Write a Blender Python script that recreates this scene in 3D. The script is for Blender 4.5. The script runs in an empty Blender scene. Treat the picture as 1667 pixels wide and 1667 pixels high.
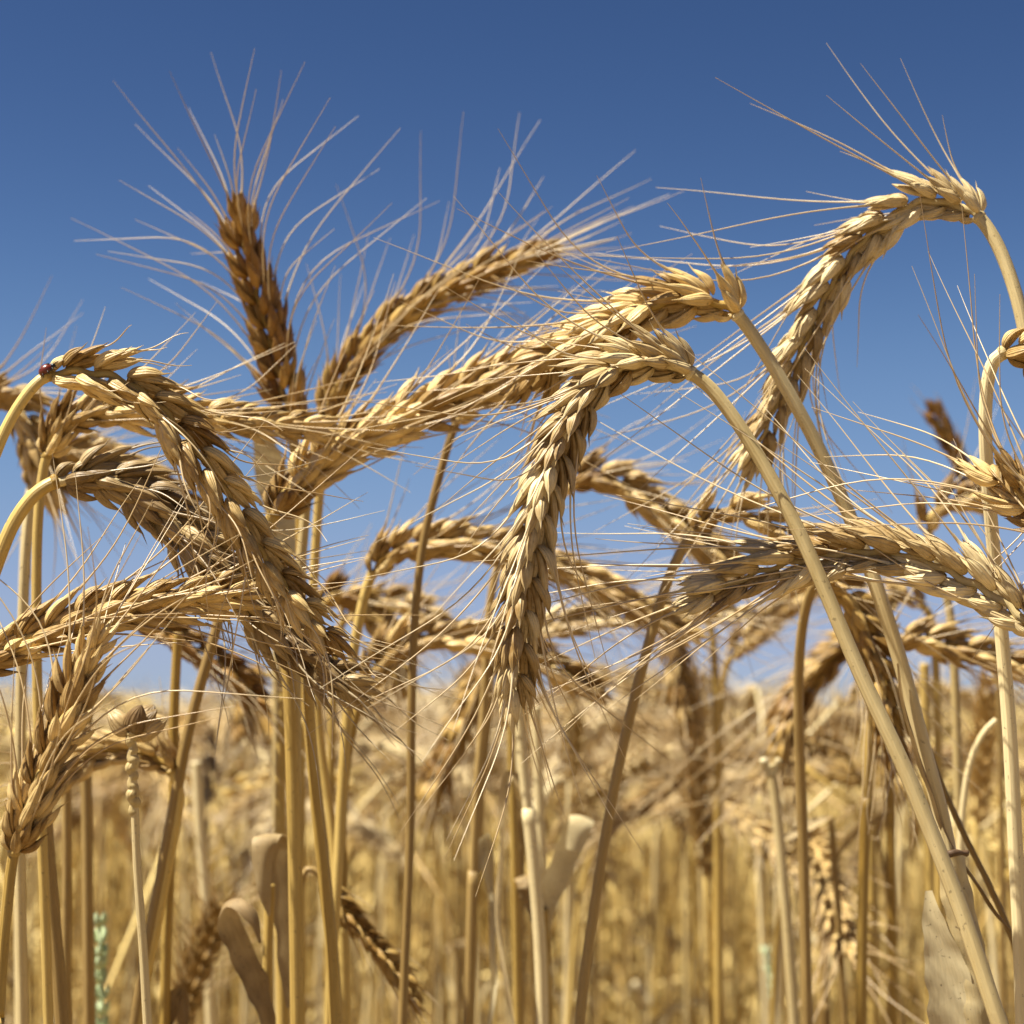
import bpy, math, random
import numpy as np
from mathutils import Vector, Matrix

# ------------------------------------------------------------------ camera, sky, sun, exposure
SC = bpy.context.scene
COL = SC.collection
R = math.radians
CAM_H = 0.85
PITCH = math.atan(337 / 3102.0)
LENS = 67.0
FPX = 1667 * LENS / 36.0
cam_d = bpy.data.cameras.new('camera')
cam = bpy.data.objects.new('camera', cam_d)
COL.objects.link(cam)
cam.location = (0, 0, CAM_H)
cam.rotation_euler = (R(90) + PITCH, 0, 0)
cam_d.lens = LENS
cam_d.sensor_width = 36
cam_d.clip_start = 0.02
cam_d.clip_end = 5000
cam_d.dof.use_dof = True
cam_d.dof.focus_distance = 0.395
cam_d.dof.aperture_fstop = 21.0
SC.camera = cam

SUN_EL, SUN_ROT = 62.0, -110.0          # behind the camera, to its left
world = bpy.data.worlds.new('World')
SC.world = world
world.use_nodes = True
nt = world.node_tree
nt.nodes.clear()
sky = nt.nodes.new('ShaderNodeTexSky')
sky.sky_type = 'NISHITA'
sky.sun_disc = False
sky.sun_elevation = R(SUN_EL)
sky.sun_rotation = R(SUN_ROT)
sky.altitude = 2400
sky.air_density = 1.0
sky.dust_density = 0.6
sky.ozone_density = 2.0
hsv = nt.nodes.new('ShaderNodeHueSaturation')
hsv.inputs['Hue'].default_value = 0.511
hsv.inputs['Saturation'].default_value = 1.1
hsv.inputs['Value'].default_value = 0.75
gam = nt.nodes.new('ShaderNodeGamma')
gam.inputs[1].default_value = 1.34
tin = nt.nodes.new('ShaderNodeMix')
tin.data_type = 'RGBA'
tin.blend_type = 'MULTIPLY'
tin.inputs[0].default_value = 1.0
tin.inputs[7].default_value = (0.093, 0.095, 0.086, 1)
crv = nt.nodes.new('ShaderNodeRGBCurve')            # grade of the sky: less cyan near the horizon
for ch, pts in enumerate((((0.0536, 0.0536), (0.1558, 0.205), (0.3873, 0.37), (0.72, 0.435)),
                          ((0.1174, 0.1174), (0.3107, 0.355), (0.6269, 0.485), (0.90, 0.53)),
                          ((0.3155, 0.295), (0.5985, 0.62), (0.74, 0.70), (0.80, 0.73)))):
    for p_ in pts:
        crv.mapping.curves[ch].points.new(*p_)
    crv.mapping.curves[ch].points[-1].location = (1.0, pts[-1][1] + 0.03)
crv.mapping.update()
up = nt.nodes.new('ShaderNodeVectorMath')
up.operation = 'SCALE'
up.inputs['Scale'].default_value = 7.7
bg = nt.nodes.new('ShaderNodeBackground')
bg.inputs[1].default_value = 0.05
wo = nt.nodes.new('ShaderNodeOutputWorld')
nt.links.new(sky.outputs[0], hsv.inputs['Color'])
nt.links.new(hsv.outputs[0], gam.inputs[0])
nt.links.new(gam.outputs[0], tin.inputs[6])
nt.links.new(tin.outputs[2], crv.inputs[1])
nt.links.new(crv.outputs[0], up.inputs[0])
nt.links.new(up.outputs[0], bg.inputs[0])
nt.links.new(bg.outputs[0], wo.inputs[0])

sl = bpy.data.lights.new('sun', 'SUN')
sl.energy = 5.0
sl.angle = R(0.53)
sl.color = (1.0, 0.955, 0.84)
so = bpy.data.objects.new('sun', sl)
COL.objects.link(so)
sd = Vector((math.sin(R(SUN_ROT)) * math.cos(R(SUN_EL)), math.cos(R(SUN_ROT)) * math.cos(R(SUN_EL)), math.sin(R(SUN_EL))))
so.rotation_euler = sd.to_track_quat('Z', 'Y').to_euler()
so.location = (-2, -2, 5)
SC.view_settings.view_transform = 'Standard'
SC.view_settings.look = 'None'
SC.view_settings.exposure = 1.2
SC.view_settings.gamma = 1.0

RNG = random.Random(11)
CT, ST = math.cos(PITCH), math.sin(PITCH)


def at(px, py, d):
    """the point of the place seen at pixel (px, py) of the 1667 px photograph, d metres deep"""
    a, b = (px - 833.5) / FPX * d, (833.5 - py) / FPX * d
    return Vector((a, d * CT - b * ST, CAM_H + d * ST + b * CT))


# ------------------------------------------------------------------ materials
def mat_plant(name, ca, cb, rib=14.0, rib_axis=0, rough=0.5, transl=0.15, bump=0.25, mott=260.0,
              attr=False, spec=0.35, vary=0.25, spots=0.0, stretch=None):
    m = bpy.data.materials.new(name)
    m.use_nodes = True
    n, l = m.node_tree.nodes, m.node_tree.links
    n.clear()
    out = n.new('ShaderNodeOutputMaterial')
    pr = n.new('ShaderNodeBsdfPrincipled')
    pr.inputs['Roughness'].default_value = rough
    pr.inputs['Specular IOR Level'].default_value = spec
    tc = n.new('ShaderNodeTexCoord')
    sep = n.new('ShaderNodeSeparateXYZ')
    l.new(tc.outputs['UV'], sep.inputs[0])
    noi = n.new('ShaderNodeTexNoise')
    noi.inputs['Scale'].default_value = mott
    noi.inputs['Detail'].default_value = 4
    noi.inputs['Roughness'].default_value = 0.65
    if stretch:
        mp = n.new('ShaderNodeMapping')
        mp.inputs['Scale'].default_value = stretch
        l.new(tc.outputs['Object'], mp.inputs[0])
        l.new(mp.outputs[0], noi.inputs['Vector'])
    else:
        l.new(tc.outputs['Object'], noi.inputs['Vector'])
    oi = n.new('ShaderNodeObjectInfo')
    add = n.new('ShaderNodeMath'); add.operation = 'MULTIPLY_ADD'
    add.inputs[1].default_value = 0.9; add.inputs[2].default_value = -0.45
    if attr:
        at_ = n.new('ShaderNodeAttribute'); at_.attribute_name = 'tone'
        l.new(at_.outputs['Fac'], add.inputs[0])
        add.inputs[1].default_value = 1.2; add.inputs[2].default_value = -0.55
    else:
        l.new(oi.outputs['Random'], add.inputs[0])
    fac = n.new('ShaderNodeMath'); fac.operation = 'ADD'; fac.use_clamp = True
    l.new(noi.outputs[0], fac.inputs[0]); l.new(add.outputs[0], fac.inputs[1])
    mix = n.new('ShaderNodeMix'); mix.data_type = 'RGBA'
    mix.inputs[6].default_value = (*ca, 1); mix.inputs[7].default_value = (*cb, 1)
    l.new(fac.outputs[0], mix.inputs[0])
    col = mix.outputs[2]
    # ribs running along the husk or straw
    rm = n.new('ShaderNodeMath'); rm.operation = 'MULTIPLY'; rm.inputs[1].default_value = rib * 2 * math.pi
    l.new(sep.outputs[rib_axis], rm.inputs[0])
    rs = n.new('ShaderNodeMath'); rs.operation = 'SINE'
    l.new(rm.outputs[0], rs.inputs[0])
    n2 = n.new('ShaderNodeTexNoise'); n2.inputs['Scale'].default_value = 1.0; n2.inputs['Detail'].default_value = 3
    mp2 = n.new('ShaderNodeMapping')
    mp2.inputs['Scale'].default_value = (rib * 2.2, 3.0, 1) if rib_axis == 0 else (3.0, rib * 2.2, 1)
    l.new(tc.outputs['UV'], mp2.inputs[0]); l.new(mp2.outputs[0], n2.inputs['Vector'])
    hs = n.new('ShaderNodeHueSaturation')
    hv = n.new('ShaderNodeMath'); hv.operation = 'MULTIPLY_ADD'
    hv.inputs[1].default_value = vary * 2; hv.inputs[2].default_value = 1.0 - vary
    l.new(n2.outputs[0], hv.inputs[0])
    l.new(hv.outputs[0], hs.inputs['Value'])
    l.new(col, hs.inputs['Color'])
    col = hs.outputs[0]
    if spots > 0:
        n3 = n.new('ShaderNodeTexNoise'); n3.inputs['Scale'].default_value = 900; n3.inputs['Detail'].default_value = 2
        l.new(tc.outputs['Object'], n3.inputs['Vector'])
        cr = n.new('ShaderNodeValToRGB')
        cr.color_ramp.elements[0].position = 0.66; cr.color_ramp.elements[0].color = (0, 0, 0, 1)
        cr.color_ramp.elements[1].position = 0.74; cr.color_ramp.elements[1].color = (spots, spots, spots, 1)
        l.new(n3.outputs[0], cr.inputs[0])
        mx = n.new('ShaderNodeMix'); mx.data_type = 'RGBA'
        mx.inputs[7].default_value = (0.09, 0.055, 0.025, 1)
        l.new(cr.outputs[0], mx.inputs[0]); l.new(col, mx.inputs[6])
        col = mx.outputs[2]
    l.new(col, pr.inputs['Base Color'])
    hm = n.new('ShaderNodeMath'); hm.operation = 'MULTIPLY_ADD'; hm.inputs[1].default_value = 0.35
    l.new(rs.outputs[0], hm.inputs[0]); l.new(n2.outputs[0], hm.inputs[2])
    bp = n.new('ShaderNodeBump'); bp.inputs['Strength'].default_value = bump
    bp.inputs['Distance'].default_value = 0.0003
    l.new(hm.outputs[0], bp.inputs['Height']); l.new(bp.outputs[0], pr.inputs['Normal'])
    tr = n.new('ShaderNodeBsdfTranslucent')
    l.new(col, tr.inputs[0])
    ms = n.new('ShaderNodeMixShader'); ms.inputs[0].default_value = transl
    l.new(pr.outputs[0], ms.inputs[1]); l.new(tr.outputs[0], ms.inputs[2])
    l.new(ms.outputs[0], out.inputs[0])
    return m


HUSK = {
    'pale': mat_plant('husk_pale', (0.29, 0.17, 0.052), (0.82, 0.65, 0.345), spots=0.5, transl=0.08, vary=0.42, bump=0.6, rough=0.42, rib=9, mott=330),
    'gold': mat_plant('husk_gold', (0.24, 0.125, 0.028), (0.78, 0.56, 0.235), spots=0.5, transl=0.08, vary=0.42, bump=0.6, rough=0.42, rib=9, mott=330),
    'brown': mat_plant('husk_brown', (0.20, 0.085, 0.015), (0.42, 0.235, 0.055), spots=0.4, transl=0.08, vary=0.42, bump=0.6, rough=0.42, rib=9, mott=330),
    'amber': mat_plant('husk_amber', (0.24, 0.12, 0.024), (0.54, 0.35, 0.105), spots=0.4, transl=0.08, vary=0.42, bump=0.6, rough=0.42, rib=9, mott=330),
    'grey': mat_plant('husk_grey', (0.15, 0.085, 0.03), (0.48, 0.34, 0.155), spots=0.6, transl=0.08, vary=0.42, bump=0.6, rough=0.42, rib=9, mott=330),
}
AWN = {
    'pale': mat_plant('awn_pale', (0.50, 0.35, 0.17), (0.74, 0.60, 0.38), rough=0.35, spec=0.7, bump=0.0, vary=0.15, transl=0.1),
    'gold': mat_plant('awn_gold', (0.46, 0.30, 0.13), (0.70, 0.54, 0.30), rough=0.35, spec=0.7, bump=0.0, vary=0.15, transl=0.1),
    'brown': mat_plant('awn_brown', (0.50, 0.35, 0.17), (0.74, 0.60, 0.38), rough=0.35, spec=0.7, bump=0.0, vary=0.15, transl=0.1),
    'amber': mat_plant('awn_amber', (0.48, 0.33, 0.15), (0.72, 0.57, 0.34), rough=0.35, spec=0.7, bump=0.0, vary=0.15, transl=0.1),
    'grey': mat_plant('awn_grey', (0.34, 0.24, 0.13), (0.52, 0.42, 0.26), rough=0.35, spec=0.7, bump=0.0, vary=0.15, transl=0.1),
}
STRAW = {
    'pale': mat_plant('straw_pale', (0.48, 0.355, 0.15), (0.80, 0.655, 0.36), rib=10, mott=45, rough=0.42, bump=0.35, transl=0.05,
                      vary=0.22, spots=0.5, stretch=(3, 3, 0.35)),
    'gold': mat_plant('straw_gold', (0.33, 0.195, 0.036), (0.66, 0.47, 0.15), rib=10, mott=45, rough=0.42, bump=0.35, transl=0.05,
                      vary=0.28, spots=0.5, stretch=(3, 3, 0.35)),
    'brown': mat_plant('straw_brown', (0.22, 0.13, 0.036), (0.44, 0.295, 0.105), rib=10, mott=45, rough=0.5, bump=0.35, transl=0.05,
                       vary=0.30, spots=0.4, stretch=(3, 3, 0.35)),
}
LEAF = mat_plant('dry_leaf', (0.28, 0.18, 0.07), (0.52, 0.40, 0.21), rib=9, mott=120, rough=0.6, bump=0.4, transl=0.2, vary=0.2, spots=0.6)
LEAF_B = mat_plant('brown_leaf', (0.16, 0.095, 0.035), (0.36, 0.25, 0.115), rib=9, mott=160, rough=0.65, bump=0.4, transl=0.12, vary=0.3, spots=0.8)
LEAF_P = mat_plant('dry_leaf_pale', (0.44, 0.33, 0.15), (0.68, 0.58, 0.35), rib=9, mott=120, rough=0.6, bump=0.05, transl=0.12, vary=0.22, spots=0.8)
GREEN = mat_plant('pale_green_grass', (0.58, 0.66, 0.38), (0.80, 0.84, 0.60), rib=6, mott=120, rough=0.6, transl=0.25)
FIELD = mat_plant('field_straw', (0.24, 0.145, 0.032), (0.90, 0.69, 0.27), attr=True, rib=3, mott=14, rough=0.6, transl=0.15, bump=0.0, vary=0.3, stretch=(1, 1, 0.3))


# ------------------------------------------------------------------ mesh helpers
class MB:
    def __init__(s):
        s.v, s.f, s.uv, s.n = [], [], [], 0

    def grid(s, P, uu, vv, close=False):
        """P[i][j] points, i along, j around"""
        ni, nj = P.shape[0], P.shape[1]
        b = s.n
        s.v.append(P.reshape(-1, 3))
        U = np.stack(np.meshgrid(vv, uu)[::-1], -1) if False else None
        uv = np.zeros((ni, nj, 2)); uv[..., 0] = uu[None, :]; uv[..., 1] = vv[:, None]
        s.uv.append(uv.reshape(-1, 2))
        s.n += ni * nj
        i = np.arange(ni - 1)[:, None]
        j = np.arange(nj if close else nj - 1)[None, :]
        j2 = (j + 1) % nj
        q = np.stack([b + i * nj + j, b + i * nj + j2, b + (i + 1) * nj + j2, b + (i + 1) * nj + j], -1).reshape(-1, 4)
        s.f.append(q)

    def add(s, v, f, uv=None):
        b = s.n
        v = np.asarray(v, float)
        s.v.append(v); s.n += len(v)
        s.uv.append(np.zeros((len(v), 2)) if uv is None else uv)
        s.f.append(np.asarray(f) + b)

    def merge(s, o, M=None):
        v = np.concatenate(o.v)
        if M is not None:
            A = np.array(M)
            v = v @ A[:3, :3].T + A[:3, 3]
        s.add(v, np.concatenate(o.f), np.concatenate(o.uv))

    def arrays(s):
        return np.concatenate(s.v), np.concatenate(s.f), np.concatenate(s.uv)

    def mesh(s, name, mat, smooth=True):
        v, f, uv = s.arrays()
        return mesh_np(name, v, f, uv, mat, smooth)


def mesh_np(name, v, f, uv, mat, smooth=True):
    me = bpy.data.meshes.new(name)
    me.vertices.add(len(v)); me.vertices.foreach_set('co', v.astype(np.float32).ravel())
    k = f.shape[1]
    me.loops.add(f.size); me.loops.foreach_set('vertex_index', f.astype(np.int32).ravel())
    me.polygons.add(len(f))
    me.polygons.foreach_set('loop_start', np.arange(0, f.size, k, dtype=np.int32))
    me.polygons.foreach_set('loop_total', np.full(len(f), k, dtype=np.int32))
    if smooth:
        me.polygons.foreach_set('use_smooth', np.ones(len(f), dtype=bool))
    ul = me.uv_layers.new(name='UVMap')
    ul.data.foreach_set('uv', uv[f.ravel()].astype(np.float32).ravel())
    me.materials.append(mat)
    me.update(calc_edges=True)
    me.validate()
    return me


def npv(v):
    return np.array((v[0], v[1], v[2]), float)


def norm(a):
    return a / (np.linalg.norm(a) + 1e-12)


def catmull(pts, n):
    """dense, evenly spaced resampling of a 3D polyline"""
    P = np.array([npv(p) for p in pts])
    P = np.vstack([2 * P[0] - P[1], P, 2 * P[-1] - P[-2]])
    out = []
    for i in range(1, len(P) - 2):
        p0, p1, p2, p3 = P[i - 1:i + 3]
        for t in np.linspace(0, 1, 24, endpoint=False):
            out.append(0.5 * ((2 * p1) + (-p0 + p2) * t + (2 * p0 - 5 * p1 + 4 * p2 - p3) * t * t + (-p0 + 3 * p1 - 3 * p2 + p3) * t ** 3))
    out.append(P[-2])
    out = np.array(out)
    d = np.concatenate([[0], np.cumsum(np.linalg.norm(np.diff(out, axis=0), axis=1))])
    s = np.linspace(0, d[-1], n)
    return np.stack([np.interp(s, d, out[:, k]) for k in range(3)], -1), d[-1]


def frames(C, n0=None):
    T = np.gradient(C, axis=0)
    T /= np.linalg.norm(T, axis=1)[:, None] + 1e-12
    if n0 is None:
        n0 = np.array([0, -1, 0.1])
    N = np.zeros_like(C)
    n = norm(n0 - T[0] * n0.dot(T[0]))
    for i in range(len(C)):
        n = norm(n - T[i] * n.dot(T[i]))
        N[i] = n
    return T, N, np.cross(T, N)


def tube(mb, C, r, k=8, vscale=1.0, n0=None):
    T, N, B = frames(C, n0)
    a = np.linspace(0, 2 * math.pi, k, endpoint=False)
    r = np.broadcast_to(np.asarray(r, float), (len(C),))
    P = C[:, None, :] + r[:, None, None] * (np.cos(a)[None, :, None] * N[:, None, :] + np.sin(a)[None, :, None] * B[:, None, :])
    mb.grid(P, np.linspace(0, 1, k), np.linspace(0, vscale, len(C)), close=True)
    for e, ring in ((0, 0), (len(C) - 1, len(C) - 1)):          # end caps as fans of quads
        if k >= 4 and k % 2 == 0:
            b = mb.n - len(C) * k + ring * k
            q = [[b, b + j, b + j + 1, b + j + 2] for j in range(1, k - 2, 2)]
            mb.f.append(np.array(q if e else [x[::-1] for x in q]))


def husk(mb, L, W, D, M, nu=14, nv=14, shell=False, curve=0.12, beak=0.0, keel=0.0, wob=(0, 1, 2)):
    """one pointed boat-shaped husk along +Z, its back towards +X"""
    u = np.linspace(0, 1, nu)
    uu = 1 - (1 - u) ** 1.1
    w = (uu ** 0.5) * ((1 - uu) ** 0.80)
    w = w / w.max()
    w[-1] = 0.02
    w[0] = 0.25
    if shell:
        a = np.linspace(-R(112), R(112), nv)
    else:
        a = np.linspace(-math.pi, math.pi, nv, endpoint=False)
    ca, sa = np.cos(a), np.sin(a)
    sx = np.where(ca > 0, ca ** 1.25 if False else ca, ca * 0.45) + keel * np.maximum(0, ca) ** 10
    rr = 1.0
    if nu > 10:
        p1, p2, p3 = wob
        rr = 1 + 0.07 * np.sin(3 * a[None, :] + p1 + 2.2 * uu[:, None]) + 0.05 * np.sin(7 * a[None, :] + p2) + 0.05 * np.sin(5 * uu[:, None] * 2 + p3 + 2 * a[None, :])
        rr = np.broadcast_to(rr, (nu, nv)) if np.ndim(rr) else rr
    X = rr * D * w[:, None] * sx[None, :] + (curve * L * (4 * uu * (1 - uu)) - curve * L * 0.4)[:, None]
    Y = rr * W / 2 * w[:, None] * sa[None, :]
    Z = (L * uu)[:, None] + 0 * X
    if beak:
        Z[-1] += beak; X[-1] += beak * 0.15
    P = np.stack([X, Y, Z], -1)
    A = np.array(M)
    P = P @ A[:3, :3].T + A[:3, 3]
    mb.grid(P, np.linspace(0, 1, nv), u, close=not shell)


def mat_frame(z, x, o):
    z = norm(z); x = norm(x - z * x.dot(z)); y = np.cross(z, x)
    M = np.eye(4); M[:3, 0] = x; M[:3, 1] = y; M[:3, 2] = z; M[:3, 3] = o
    return M


def spikelet_mb(rng, lo=False):
    """spikelet along +Z, away from the rachis +X, its husks fanned along Y; returns the tips that carry awns"""
    mb = MB()
    nu, nv = (7, 6) if lo else (17, 18)
    tips = []
    mm = 0.001
    wb = lambda: tuple(rng.uniform(0, 6.28) for _ in range(3))
    for sgn in (-1, 1):
        f = R(14 + rng.uniform(-5, 6)) * sgn
        z = np.array([rng.uniform(-0.06, 0.10), math.sin(f), math.cos(f)])
        x = np.array([0.9, math.sin(f) * 0.4 + 0.35 * sgn, 0])
        o = np.array([0.3, 0.6 * sgn, 0.8]) * mm
        L = rng.uniform(9.6, 11.4) * mm
        M = mat_frame(z, x, o)
        husk(mb, L, rng.uniform(2.2, 2.9) * mm, 1.2 * mm, M, nu, nv, curve=0.03, beak=1.3 * mm, keel=0.12, wob=wb())
        tips.append((o + M[:3, 2] * L + M[:3, 0] * (-0.02 * L), M[:3, 2].copy()))
    # middle floret
    z = np.array([0.06 + rng.uniform(-.08, .08), rng.uniform(-.14, .14), 1.0])
    M = mat_frame(z, np.array([1.0, rng.uniform(-.6, .6), 0]), np.array([0.5, 0, 2.6]) * mm)
    husk(mb, rng.uniform(8.0, 9.6) * mm, 2.3 * mm, 1.1 * mm, M, nu, nv, curve=0.04, beak=0.5 * mm, keel=0.1, wob=wb())
    tips.append((M[:3, 3] + M[:3, 2] * 8.6 * mm, M[:3, 2].copy()))
    # filling floret on the rachis side
    M = mat_frame(np.array([-0.16, rng.uniform(-.1, .1), 1.0]), np.array([-1.0, 0.2, 0]), np.array([0.0, 0, 1.5]) * mm)
    husk(mb, 8.5 * mm, 3.0 * mm, 1.0 * mm, M, nu, nv, curve=0.0, wob=wb())
    # glumes
    for sgn in (-1, 1):
        f = R(25 + rng.uniform(-6, 11)) * sgn
        z = np.array([rng.uniform(-0.02, 0.16), math.sin(f), math.cos(f)])
        x = np.array([0.75, 0.75 * sgn, 0])
        M = mat_frame(z, x, np.array([0.4, 0.8 * sgn, 0.0]) * mm)
        husk(mb, rng.uniform(7.2, 9.0) * mm, 2.8 * mm, 1.3 * mm, M, nu, nv, shell=True, curve=0.05, beak=1.9 * mm, keel=0.26, wob=wb())
    return mb, tips


def ribbon(mb, C, w, fold=0.25, n0=None, twist=0.0, nv=7, rng=RNG, wave=0.0, wdir=None):
    T, N, B = frames(C, n0)
    if wdir is not None:
        B = np.array([norm(np.array(wdir) - t * np.dot(t, wdir)) for t in T]); N = np.cross(B, T)
    n = len(C)
    w = np.broadcast_to(np.asarray(w, float), (n,))
    a = np.linspace(-1, 1, nv)
    tw = np.linspace(0, twist, n)
    if np.ndim(twist): tw = np.interp(np.linspace(0, 1, n), np.linspace(0, 1, len(twist)), twist)
    P = np.zeros((n, nv, 3))
    ph = rng.uniform(0, 6)
    for i in range(n):
        c, s = math.cos(tw[i]), math.sin(tw[i])
        nn, bb = N[i] * c + B[i] * s, -N[i] * s + B[i] * c
        for j in range(nv):
            P[i, j] = C[i] + bb * a[j] * w[i] + nn * (fold * w[i] * (a[j] ** 2 - 0.4) + wave * w[i] * math.sin(ph + i * 0.7 + 2.2 * a[j]) * a[j])
    mb.grid(P, np.linspace(0, 1, nv), np.linspace(0, 4, n))


# ------------------------------------------------------------------ scene bookkeeping
def tag(o, label=None, cat=None, group=None, kind=None):
    if label: o['label'] = label
    if cat: o['category'] = cat
    if group: o['group'] = group
    if kind: o['kind'] = kind
    return o


def link(name, me, parent=None, M=None):
    o = bpy.data.objects.new(name, me)
    COL.objects.link(o)
    if parent: o.parent = parent
    if M is not None: o.matrix_basis = Matrix(M.tolist()) if isinstance(M, np.ndarray) else M
    return o


def empty(name, loc):
    o = bpy.data.objects.new(name, None)
    o.empty_display_size = 0.01
    COL.objects.link(o)
    o.location = loc
    return o


def smooth(t):
    t = np.clip(t, 0, 1)
    return t * t * (3 - 2 * t)


SPK = {}
_r = random.Random(5)
_shapes = [spikelet_mb(_r) for _ in range(14)]
for tone in HUSK:
    SPK[tone] = [(s.mesh('spikelet_mesh', HUSK[tone]), t) for s, t in _shapes]
_small = MB()
husk(_small, 0.0062, 0.0026, 0.0011, mat_frame(np.array([0.1, 0, 1.0]), np.array([1.0, 0, 0]), np.zeros(3)), shell=True, beak=0.0006)
husk(_small, 0.0050, 0.0022, 0.0009, mat_frame(np.array([0.05, 0.25, 1.0]), np.array([1.0, 0.6, 0]), np.array([0, 0.0008, 0])), shell=True)
SMALL = {t: _small.mesh('basal_glume_mesh', HUSK[t]) for t in HUSK}


def awn_curve(p0, d0, T, out, A, L, rng, curl=0.0, n=15, side=None):
    """bristle: leaves along its husk, bends outwards, straightens towards its tip"""
    tgt = norm(T * math.cos(A) + out * math.sin(A))
    C = [np.array(p0)]
    ph = rng.uniform(0, 6.28); q = norm(np.cross(tgt, out) + 1e-6)
    amp = 0.028 + curl * 0.6
    wv = rng.uniform(3, 6)
    roty = rng.uniform(-1, 1) * curl
    for i in range(1, n):
        t = i / (n - 1)
        d = norm(d0 * (1 - smooth(t * 1.6)) + tgt * smooth(t * 1.6))
        d = norm(d + out * amp * math.sin(ph + wv * t) + q * amp * math.cos(ph * 1.7 + wv * t) + (roty * 1.6 * t) * (q + 0.3 * out))
        C.append(C[-1] + d * L / (n - 1))
    return np.array(C)


def build_ear(plant, root, C, s, roll, twist, tone, rng, alen=0.045, spread=1.0, curl=0.0, inner=None,
              ndens=1.0, tipk=0.55, arange=(18, 66), flat=1.0, awns=True, base_naked=1, awn_keep=0.95, world=True):
    """C: dense curve of the rachis, base to tip (world). Everything is parented ear > spikelet / awn."""
    root = npv(root)
    d = np.linalg.norm(np.diff(C, axis=0), axis=1).sum()
    n = max(7, int(round(d / (0.0031 * s) * ndens)))
    m = len(C)
    T, N, B = frames(C, np.array([0, -1, 0.0]))
    o0 = C[0]
    rb = MB()
    rr = np.interp(np.linspace(0, 1, m), [0, .12, 1], [0.0010 * s, 0.0009 * s, 0.0005 * s])
    Cz = C.copy()
    for i in range(m):
        Cz[i] = C[i] + (math.cos(roll) * B[i]) * 0.0004 * s * math.sin(math.pi * n * i / m)
    tube(rb, Cz - o0, rr, 8, 6.0)
    ear = link('ear', rb.mesh('rachis_mesh', STRAW['gold' if tone in ('gold', 'brown', 'amber') else 'pale']), plant, Matrix.Translation(Vector(o0 - root)))
    for i in range(n + 1):
        t = (i + 0.35) / n if i >= base_naked else (0.1 + 0.5 * i) / n
        if i >= base_naked: t = ((i - base_naked * 0.7) / (n - base_naked * 0.7)) ** 1.12
        last = i == n
        if last: t = 0.995
        k = min(m - 1, t * (m - 1)); i0 = int(k); fr = k - i0; i1 = min(m - 1, i0 + 1)
        p = C[i0] * (1 - fr) + C[i1] * fr
        Tt = norm(T[i0] * (1 - fr) + T[i1] * fr)
        a = roll + twist * t + rng.uniform(-0.12, 0.12)
        S = norm(B[i0] * math.cos(a) + N[i0] * math.sin(a))
        side = 1 if i % 2 else -1
        So = S * side
        al = 0.0 if last else R(rng.uniform(10, 24) + (3 if t < 0.2 else 0))
        z = norm(Tt * math.cos(al) + So * math.sin(al))
        base = p + (0 if last else 1) * So * 0.0008 * s - o0
        M = mat_frame(z, So, base)
        if i < base_naked:
            M[:3, :3] *= s * rng.uniform(0.85, 1.1)
            link('basal_glume', SMALL[tone], ear, M)
            continue
        f = s * (0.84 + 0.16 * min(1, (i - base_naked) / 3.0)) * (1 - 0.22 * max(0, (t - 0.75) / 0.25)) * rng.uniform(0.86, 1.10)
        me, tips = rng.choice(SPK[tone])
        M[:3, :3] *= f
        link('spikelet', me, ear, M)
        if not awns: continue
        for ti, (tp, td) in enumerate(tips):
            if ti == 2 and rng.random() < 0.6: continue
            if rng.random() > awn_keep: continue
            wp = M[:3, :3] @ tp + M[:3, 3]
            wd = norm(M[:3, :3] @ td)
            fan = (-1, 1, 0)[ti]
            Nn = np.cross(z, So)
            out = norm(So + flat * (Nn * fan * rng.uniform(0.3, 1.3) + Nn * rng.uniform(-.6, .6)))
            A = R(rng.uniform(*arange)) * spread * (1.0 - tipk * max(0, (t - 0.6) / 0.4))
            A *= 0.62 + 0.38 * min(1, t / 0.3)
            L = (1 - .35 * max(0, (t - .6) / .4) - .3 * max(0, 1 - t / .15)) * alen * s * rng.uniform(0.7, 1.15) * (rng.uniform(.35, .9) if ti == 2 else 1) * (0.75 + 0.25 * min(1, t * 4))
            if curl > 0.3: L *= rng.uniform(0.45, 1.0)
            c = awn_curve(wp - wd * 0.0012, wd, Tt, out, A, L, rng, curl)
            ab = MB()
            tube(ab, c - c[0], np.interp(np.linspace(0, 1, len(c)), [0, .1, .6, 1], [0.00031 * s, 0.00020 * s, 0.00013, 0.00005]), 5, 4.0)
            link('awn', ab.mesh('awn_mesh', AWN[tone]), ear, Matrix.Translation(Vector(c[0])))
    return ear


def ground_stem(pts):
    """continue a stem that leaves the frame down to the ground"""
    p, q = npv(pts[-1]), npv(pts[-2])
    d = p - q
    d = d / max(1e-6, -d[2]) if d[2] < -1e-4 else np.array([0.1, 0.1, -1.0])
    d[0] = max(-.4, min(.4, d[0])); d[1] = max(-.4, min(.4, d[1]))
    h = p[2]
    a = p + np.array([d[0] * 0.15, d[1] * 0.15, -1.0 * 0.15]) if h > .3 else p
    g = np.array([a[0] + d[0] * 0.18, a[1] + d[1] * 0.18 + 0.01, 0.0])
    mid = (a + g) / 2 + np.array([d[0] * 0.03, 0, 0])
    return [Vector(a), Vector(mid), Vector(g)]


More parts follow.
